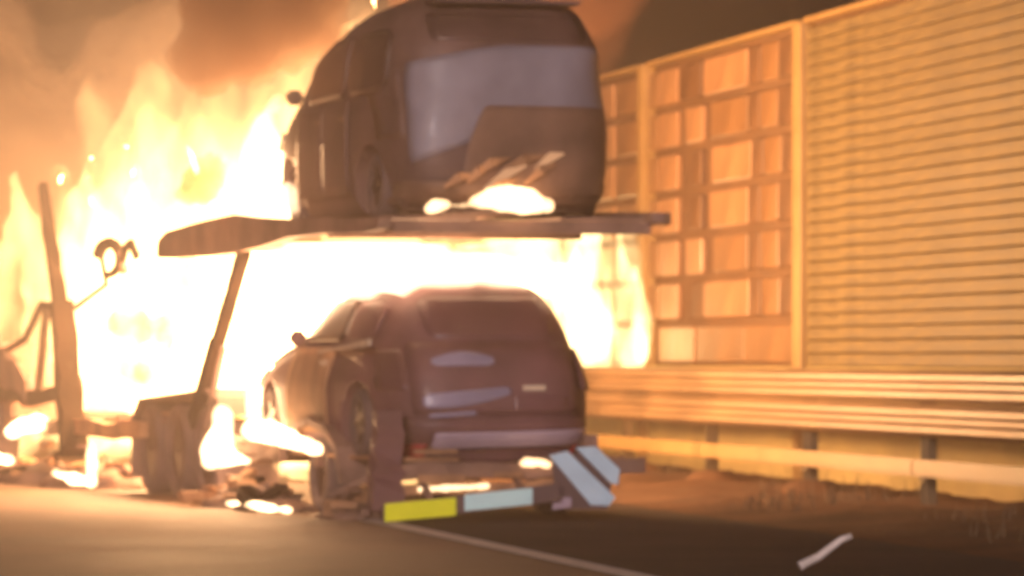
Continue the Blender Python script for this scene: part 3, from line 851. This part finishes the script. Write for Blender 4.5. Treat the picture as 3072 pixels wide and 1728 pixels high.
for i, (l, sz, m, lab) in enumerate(spots):
    root = empty('debris', mw=TM @ Matrix.Translation((l[0], l[1], 0)))
    tag(root, lab, 'debris', deb_group)
    for k in range(16 if sz[1] > 0.45 else 8):
        a = rh.uniform(0, 6.28); q = rh.random() ** 0.6
        c = Vector((sz[0] * q * math.cos(a), sz[1] * q * math.sin(a), sz[2] * (1.1 - q) * rh.uniform(0.5, 1.3) + 0.03))
        ln = rh.uniform(0.12, 0.5); th = rh.uniform(-0.5, 0.5); az = rh.uniform(0, 6.28)
        d = Vector((math.cos(az) * math.cos(th), math.sin(az) * math.cos(th), math.sin(th))) * ln / 2
        a_, b_ = c - d, c + d
        a_.z = max(a_.z, 0.02); b_.z = max(b_.z, 0.02)
        if (b_ - a_).length < 0.05: continue
        mid = (a_ + b_) / 2 + Vector((rh.uniform(-.05, .05), rh.uniform(-.05, .05), rh.uniform(0, .05)))
        w_, h_ = rh.uniform(0.03, 0.22), rh.uniform(0.015, 0.09)
        MB().beam(a_, mid, w_, h_).beam(mid, b_, w_, h_, w2=w_ * rh.uniform(.4, 1.2), h2=h_ * .8).build('scrap', M[rh.choice([m, 'char', 'soot', 'rust'])], root)
    chunk('ash_pile', (0, 0, 0), (sz[0] * 1.1, sz[1] * 1.1, sz[2] * 0.55), M['char'], i * 3.7, None, None, group=None)
    ap = LAST[0]
    ap.parent = root; ap.matrix_world = TM @ Matrix.Translation((l[0], l[1], 0.02))
# pale strip of plastic lying on the dark shoulder
st = MB().tube([(-0.19, -0.05, 0.03), (-0.16, -0.04, 0.045), (-0.06, 0.0, 0.09), (0.02, 0.03, 0.15), (0.09, 0.05, 0.20), (0.16, 0.06, 0.225)], 0.032, 10, 0.022).build('plastic_strip', M['paint'], None, smooth=True)
st.location = (2.08, 31.4, 0.0)
tag(st, 'pale bent plastic strip curling up from the dark shoulder near the guardrail', 'debris')
for (x, y, s_) in ((0.15, 31.6, 0.035), (0.62, 33.6, 0.04), (-0.55, 33.2, 0.03)):
    pass

# ------------------------------------------------------------------ fire and smoke
_bm = bmesh.new()
bmesh.ops.create_icosphere(_bm, subdivisions=2, radius=1)
ICO_V = [tuple(v.co) for v in _bm.verts]
ICO_F = [tuple(v.index for v in f.verts) for f in _bm.faces]
_bm.free()
def blob_body(name, blobs, mat, voxel=0.09, disp=0.10, dscale=0.45, mw=TM, smooth=6, seed=0):
    """a closed body from many overlapping balls: (x, y, z, radius, upward stretch)."""
    vs, fs = [], []
    for (x, y, z, r, st_) in blobs:
        n = len(vs)
        vs += [(x + r * a, y + r * b, z + r * c * st_) for (a, b, c) in ICO_V]
        fs += [(a + n, b + n, c + n) for (a, b, c) in ICO_F]
    me = bpy.data.meshes.new(name); me.from_pydata(vs, [], fs); me.update()
    me.materials.append(mat)
    o = bpy.data.objects.new(name, me); C.objects.link(o)
    md = o.modifiers.new('r', 'REMESH'); md.mode = 'VOXEL'; md.voxel_size = voxel; md.use_smooth_shade = True
    md = o.modifiers.new('s', 'SMOOTH'); md.factor = 0.5; md.iterations = smooth
    bake(o)
    cos = [v.co.copy() for v in o.data.vertices]
    nos = [v.normal.copy() for v in o.data.vertices]
    flat = []
    for c, n in zip(cos, nos):
        p = Vector((c.x / dscale, c.y / dscale, c.z / dscale * 0.55 + seed))
        c += n * disp * (noise.noise(p) + 0.6 * noise.noise(p * 2.3) + 0.3 * noise.noise(p * 5.1)) * 1.25
        flat.extend(c)
    o.data.vertices.foreach_set("co", flat)
    o.data.update()
    o.data.polygons.foreach_set("use_smooth", [True] * len(o.data.polygons))
    if not o.data.materials: o.data.materials.append(mat)
    o.matrix_world = mw
    return o
def tongues(spec, rnd):
    """spec: x, y, base z, top z, base radius -> chains of balls that thin and sway upwards."""
    out = []
    for (x, y, z0, z1, r) in spec:
        h = z1 - z0; n = max(3, int(h / (r * 0.55)))
        sx, sy = rnd.uniform(-0.25, 0.25), rnd.uniform(-0.35, 0.35)
        ph = rnd.uniform(0, 6)
        for i in range(n + 1):
            t = i / n
            rr = r * (1 - 0.78 * t ** 1.5)
            out.append((x + sx * t * h * 0.4 + 0.12 * math.sin(ph + t * 5), y + sy * t * h * 0.4 + 0.2 * math.sin(ph * 2 + t * 4), z0 + h * t, rr, 1.25))
    return out
rnd = random.Random(11)
def flame(name, blobs, mat, label, **k):
    o = blob_body(name, blobs, M[mat], **k)
    tag(o, label, 'fire')
    return o
# main body of fire along the trailer ahead of the upper car
sp_ = []
tops = {3.6: 4.1, 4.3: 4.35, 4.9: 4.5, 5.5: 4.3, 6.2: 3.8, 6.9: 3.7, 7.6: 3.9, 8.3: 3.85, 9.0: 4.1, 9.7: 3.6, 10.5: 3.3, 11.3: 3.2, 12.2: 3.4, 13.2: 3.5, 14.3: 3.7, 15.4: 3.6, 16.6: 3.7, 17.8: 3.6, 19.0: 3.8, 20.2: 3.6}
for y, zt in tops.items():
    for x in (1.12, 1.95):
        sp_.append((x + rnd.uniform(-.12, .2), y + rnd.uniform(-.3, .3), 0.95, zt + rnd.uniform(-.25, .1), 0.58))
flame('flames', tongues(sp_, rnd), 'fire_wild', 'wall of white hot flames along the trailer ahead of both cars', seed=2, disp=0.16, dscale=0.6)
# fire between the decks over the lower car's roof
sp_ = [(x, y, 2.13, 0.30, 0.75) for y in (0.9, 1.6, 2.3, 3.0, 3.7, 4.4, 5.2, 6.0) for x in (0.35, 0.85, 1.35)]
sp_ += [(1.75, 1.2, 2.12, 0.27, 0.8), (1.95, 1.0, 2.05, 0.22, 0.9), (1.6, 2.2, 2.15, 0.28, 0.8)]
sp_ += [(x, 4.9, z, 0.4, 1.2) for x in (0.4, 1.2) for z in (0.9, 1.4, 1.9)]
flame('flames', sp_, 'fire_hot', 'flat sheet of white flame between the upper deck and the roof of the lower car', seed=5, disp=0.05, dscale=0.4, voxel=0.07)
# added flames stand in for the bright glow on the barrier panels
sp_ = []
for (a, z0, z1, r) in ((58.6, 1.4, 1.9, 0.10), (59.0, 1.35, 2.5, 0.16), (59.5, 1.35, 2.9, 0.2), (60.2, 1.4, 3.0, 0.24), (61.2, 1.45, 2.95, 0.26), (62.1, 1.4, 3.1, 0.3), (63.0, 1.45, 3.15, 0.3), (64.0, 1.6, 3.2, 0.3), (65.0, 1.9, 3.1, 0.3), (66.2, 2.1, 3.0, 0.28)):
    n = 9
    for i in range(n):
        t = i / (n - 1)
        p = B(a + 0.25 * math.sin(t * 4 + a), 12.86, z0 + (z1 - z0) * t)
        sp_.append((p.x, p.y, p.z, r * (1.1 - 0.45 * t * t), 1.2))
flame('flames', sp_, 'barrier_glow', 'pale yellow glow on the barrier panels behind the guardrail, added as flames', mw=Matrix.Identity(4), seed=8, disp=0.07, dscale=0.35, voxel=0.07)
# under the upper car
sp_ = [(x_ * 0.1 + 0.5, 1.55, 2.85, 0.19, 0.9) for x_ in range(13)] + [(1.0, 1.6 + 0.15 * k, 2.86, 0.18, 0.9) for k in range(8)] + [(1.0 - 0.1 * k, 2.7 + 0.18 * k, 2.87, 0.2, 0.9) for k in range(9)]
flame('flames', sp_, 'fire_hot', 'flames lying on the upper deck beneath the hatchback', seed=9, disp=0.03, voxel=0.05)
sp_ = [(0.82 + 0.08 * k, -0.05, 2.74 + 0.014 * k - 0.0022 * k * k, 0.06 + 0.06 * math.sin(k * 0.39), 1.15) for k in range(9)] + [(0.82 - 0.06 * k, -0.04, 2.70, 0.035, 0.8) for k in range(5)] + [(0.54, -0.05, 2.71, 0.06, 1.0), (0.47, -0.05, 2.69, 0.07, 0.9), (0.42, -0.05, 2.67, 0.055, 0.8)]
flame('flames', sp_, 'fire_spark', 'small white flames licking out under the grey tailgate', seed=12, disp=0.02, dscale=0.2, voxel=0.025)
# behind the upper car, curling over its roof
sp_ = tongues([(1.2, 4.9, 3.2, 4.8, 0.45), (1.0, 4.0, 3.9, 5.1, 0.36)], rnd)
flame('flames', sp_, 'fire_thin', 'yellow flames curling past the windscreen of the upper car', seed=14)
sp_ = tongues([(0.35, 5.0, 2.95, 3.9, 0.2), (0.3, 5.6, 2.85, 3.7, 0.2)], rnd)  # tongues added around a lamp that lights the upper car's front flank
flame('flames', sp_, 'fire_hot', 'narrow flames added on the deck beam to light the front of the upper car', seed=15, disp=0.05, dscale=0.3, voxel=0.06)
# thin glowing sheath of fire above the main body
sp_ = []
for y in (4.5, 6, 7.5, 9, 10.5, 12, 13.5, 15, 16.5):
    sp_.append((1.4, y, 2.2, 4.5 + rnd.uniform(-.2, .4), 0.85))
flame('flames', tongues(sp_, rnd), 'fire_thin', 'dim orange sheath of flame above the white fire', seed=16, disp=0.25, dscale=0.8, voxel=0.12)
# small fires under the chassis and on the road
small = [((-0.14, 2.5, 0.66), [(0, 0, 0, .10, .8), (0, .5, .04, .12, .8), (0, 1.0, .06, .13, .8), (0, -.5, -.03, .09, .7), (0, 1.4, .06, .12, .8), (0, -.9, -.08, .07, .8)], 'white flame under the sill of the lower car'),
         ((-0.14, 5.0, 0.47), [(0, 0, 0, .13, .9), (0, 0, .35, .10, 1.4), (0, .05, .2, .12, 1.2), (0, 0, 0, .10, .8), (0, .4, .04, .12, 1), (0, -.5, -.02, .08, .7), (0, -.9, -.03, .05, .7), (0, .5, -.06, .1, .8)], 'wedge of flame under the lower side rail'),
         ((-0.34, 2.7, 0.05), [(0, 0, 0, .07, .7), (0, -.9, 0, .05, .6), (0, 1.2, 0, .05, .6), (0, .4, 0, .07, .7), (0, .8, 0, .06, .7), (0, -.4, 0, .05, .6)], 'burning pool on the road beside the rear wheel'),
         ((-0.42, 10.3, 0.12), [(0, 0, 0, .09, .8), (0, -.9, .2, .06, 1.5), (0, -.85, .35, .05, 1.5), (0, .5, .02, .05, .8), (0, -.5, -.01, .05, .8), (0, 1.0, .04, .05, .8), (0, -.8, .0, .07, 1.2)], 'burning strip on the road in front of the mudflap'),
         ((0.42, -0.10, 0.285), [(0, 0, 0, .030, .8), (.12, 0, .004, .034, .8), (.24, 0, .008, .034, .8), (.36, 0, .012, .034, .8), (.48, 0, .016, .03, .8), (-.1, 0, -.006, .028, .8)], 'narrow flame on the end rail above the reflective plates'),
         ((1.25, -0.10, 0.50), [(0, 0, 0, .06, .8), (.12, 0, .0, .05, .8), (.2, 0, -.02, .04, .8)], 'bright flame beside the striped marker board'),
         ((-0.1, 14.6, 0.62), [(0, 0, 0, .12, .8), (0, .6, -.08, .09, .8), (0, -1.0, .05, .13, .8)], 'small flames on the heap below the cab'),
         ((-0.1, 15.9, 0.20), [(0, 0, 0, .12, .7), (0, -.5, 0, .1, .7), (0, 0.6, .0, .12, .7)], 'low flames on the road beside the truck cab'),
         ((-0.04, 4.05, 0.80), [(0, 0, 0, .05, 1.6), (0, 0.05, .15, .05, 1.6), (0, .1, .3, .06, 1.6), (0, .2, .45, .06, 1.6)], 'upright flame at the front corner of the lower car'),
         ((0.02, 3.82, 0.78), [(0, 0, 0, .05, 1), (0, -.04, .01, .05, 1)], 'spark of flame at the front wheel arch of the lower car')]
for i, (l, bl_, lab) in enumerate(small):
    bl_ = sorted(bl_, key=lambda b: (b[0], b[1]))
    more = []
    for a, b in zip(bl_, bl_[1:]):
        for t in (0.2, 0.4, 0.6, 0.8):
            more.append(tuple(p + (q - p) * t for p, q in zip(a, b)))
    bl_ = bl_ + more
    mn = min(b[3] for b in bl_)
    o = blob_body('flames', [(x, y, z, r, s_) for (x, y, z, r, s_) in bl_], M['ember'] if mn < .036 else M['fire_spark'], voxel=max(0.012, mn * 0.3), disp=mn * 0.35, dscale=mn * 3, mw=TM @ Matrix.Translation(l), seed=20 + i, smooth=3)
    tag(o, lab, 'fire')

# smoke: a wide lit cloud behind, a dark plume over the trailer, a rag of it over the barrier
def puffs(n, box, r, rnd):
    (x0, x1, y0, y1, z0, z1) = box
    return [(rnd.uniform(x0, x1), rnd.uniform(y0, y1), rnd.uniform(z0, z1), rnd.uniform(*r), 1.0) for _ in range(n)]
I4 = Matrix.Identity(4)
rs = random.Random(5)
o = blob_body('smoke', puffs(64, (-9.5, -1.8, 60, 69, 1, 4.9), (1.6, 2.1), rs), M['smoke_lit'], voxel=0.35, disp=0.5, dscale=2.0, mw=I4, seed=1)
tag(o, 'wide bank of fire lit tan smoke behind the transporter', 'smoke', kind='stuff')
o = blob_body('smoke', [(-2.643, 44.6, 4.812, 0.55, 1.2), (-2.883, 44.6, 4.235, 0.30, 1.3), (-2.835, 44.6, 4.014, 0.22, 1.0), (-2.499, 44.6, 4.379, 0.42, 1.1), (-2.114, 44.6, 4.571, 0.48, 1), (-1.922, 44.6, 4.956, 0.50, 1), (-2.306, 44.6, 5.340, 0.80, 1), (-1.538, 44.6, 5.340, 0.60, 1), (-1.778, 44.6, 4.475, 0.30, 1)], M['smoke_dark'], voxel=0.06, disp=0.10, dscale=0.35, mw=I4, seed=3)
tag(o, 'dark brown plume of smoke rising over the flames beside the upper car', 'smoke', kind='stuff')
o = blob_body('smoke', puffs(26, (-0.6, 1.0, 50, 54, 5.0, 6.3), (0.45, 0.75), rs), M['smoke_thin'], voxel=0.2, disp=0.3, dscale=1.2, mw=I4, seed=4)
tag(o, 'thin reddish smoke drifting past the barrier behind the upper car', 'smoke', kind='stuff')

for (c, r, lab) in (((-2.92, 45.6, 3.12), 0.17, 'small orange brown wisp of smoke in the fire above the deck beam'), ((-3.62, 47.6, 1.50), 0.23, 'ragged orange brown wisp of smoke in the fire over the tyres'), ((-3.15, 46.6, 2.25), 0.12, 'faint wisp of smoke below the end of the deck beam')):
    bl_ = [(c[0] + rs.uniform(-1, 1) * r, c[1] + rs.uniform(-.5, .5) * r, c[2] + rs.uniform(-1, 1) * r * 1.1, r * rs.uniform(.45, .75), 1.1) for _ in range(9)]
    o = blob_body('smoke', bl_, M['smoke_wisp'], voxel=0.04, disp=0.08, dscale=0.16, mw=I4, seed=c[2])
    tag(o, lab, 'smoke', kind='stuff')

# the light of the fire itself; last two added to brighten the cars' left flanks
def fire_light(x, y, z, p, r=0.35, col=(1.0, 0.55, 0.26)):
    ld = bpy.data.lights.new('fire_light', 'POINT')
    ld.energy = p; ld.shadow_soft_size = r; ld.color = col
    o = bpy.data.objects.new('fire_light', ld); C.objects.link(o)
    o.location = (TM @ Vector((x, y, z)))
for (x, y, z, p) in ((1.3, 5.3, 3.0, 1000), (1.3, 8.0, 2.6, 1000), (1.3, 11.5, 2.4, 900), (1.3, 15, 2.6, 900), (1.0, 5.0, 1.6, 600),
                     (1.1, 9.8, 3.4, 900), (1.1, 14.0, 3.3, 900), (2.1, 12.0, 1.4, 1100), (2.1, 16.5, 1.6, 1100), (1.2, 2.4, 2.3, 250), (0.33, 5.3, 3.2, 220), (-0.12, 4.95, 0.9, 90)):
    fire_light(x, y, z, p)

# ------------------------------------------------------------------ the smoky air
hz = MB().box(-60, 60, -4, 170, -1.2, 7.5).build('haze', None)
hm = new_mat('smoky_air')
_N = hm.node_tree.nodes
_o = _N.new("ShaderNodeOutputMaterial"); _v = _N.new("ShaderNodeVolumePrincipled")
_v.inputs["Color"].default_value = (0.95, 0.82, 0.74, 1)
_v.inputs["Density"].default_value = 0.0045
_v.inputs["Anisotropy"].default_value = 0.62
hm.node_tree.links.new(_v.outputs[0], _o.inputs["Volume"])
hz.data.materials.append(hm)
hz['kind'] = 'stuff'
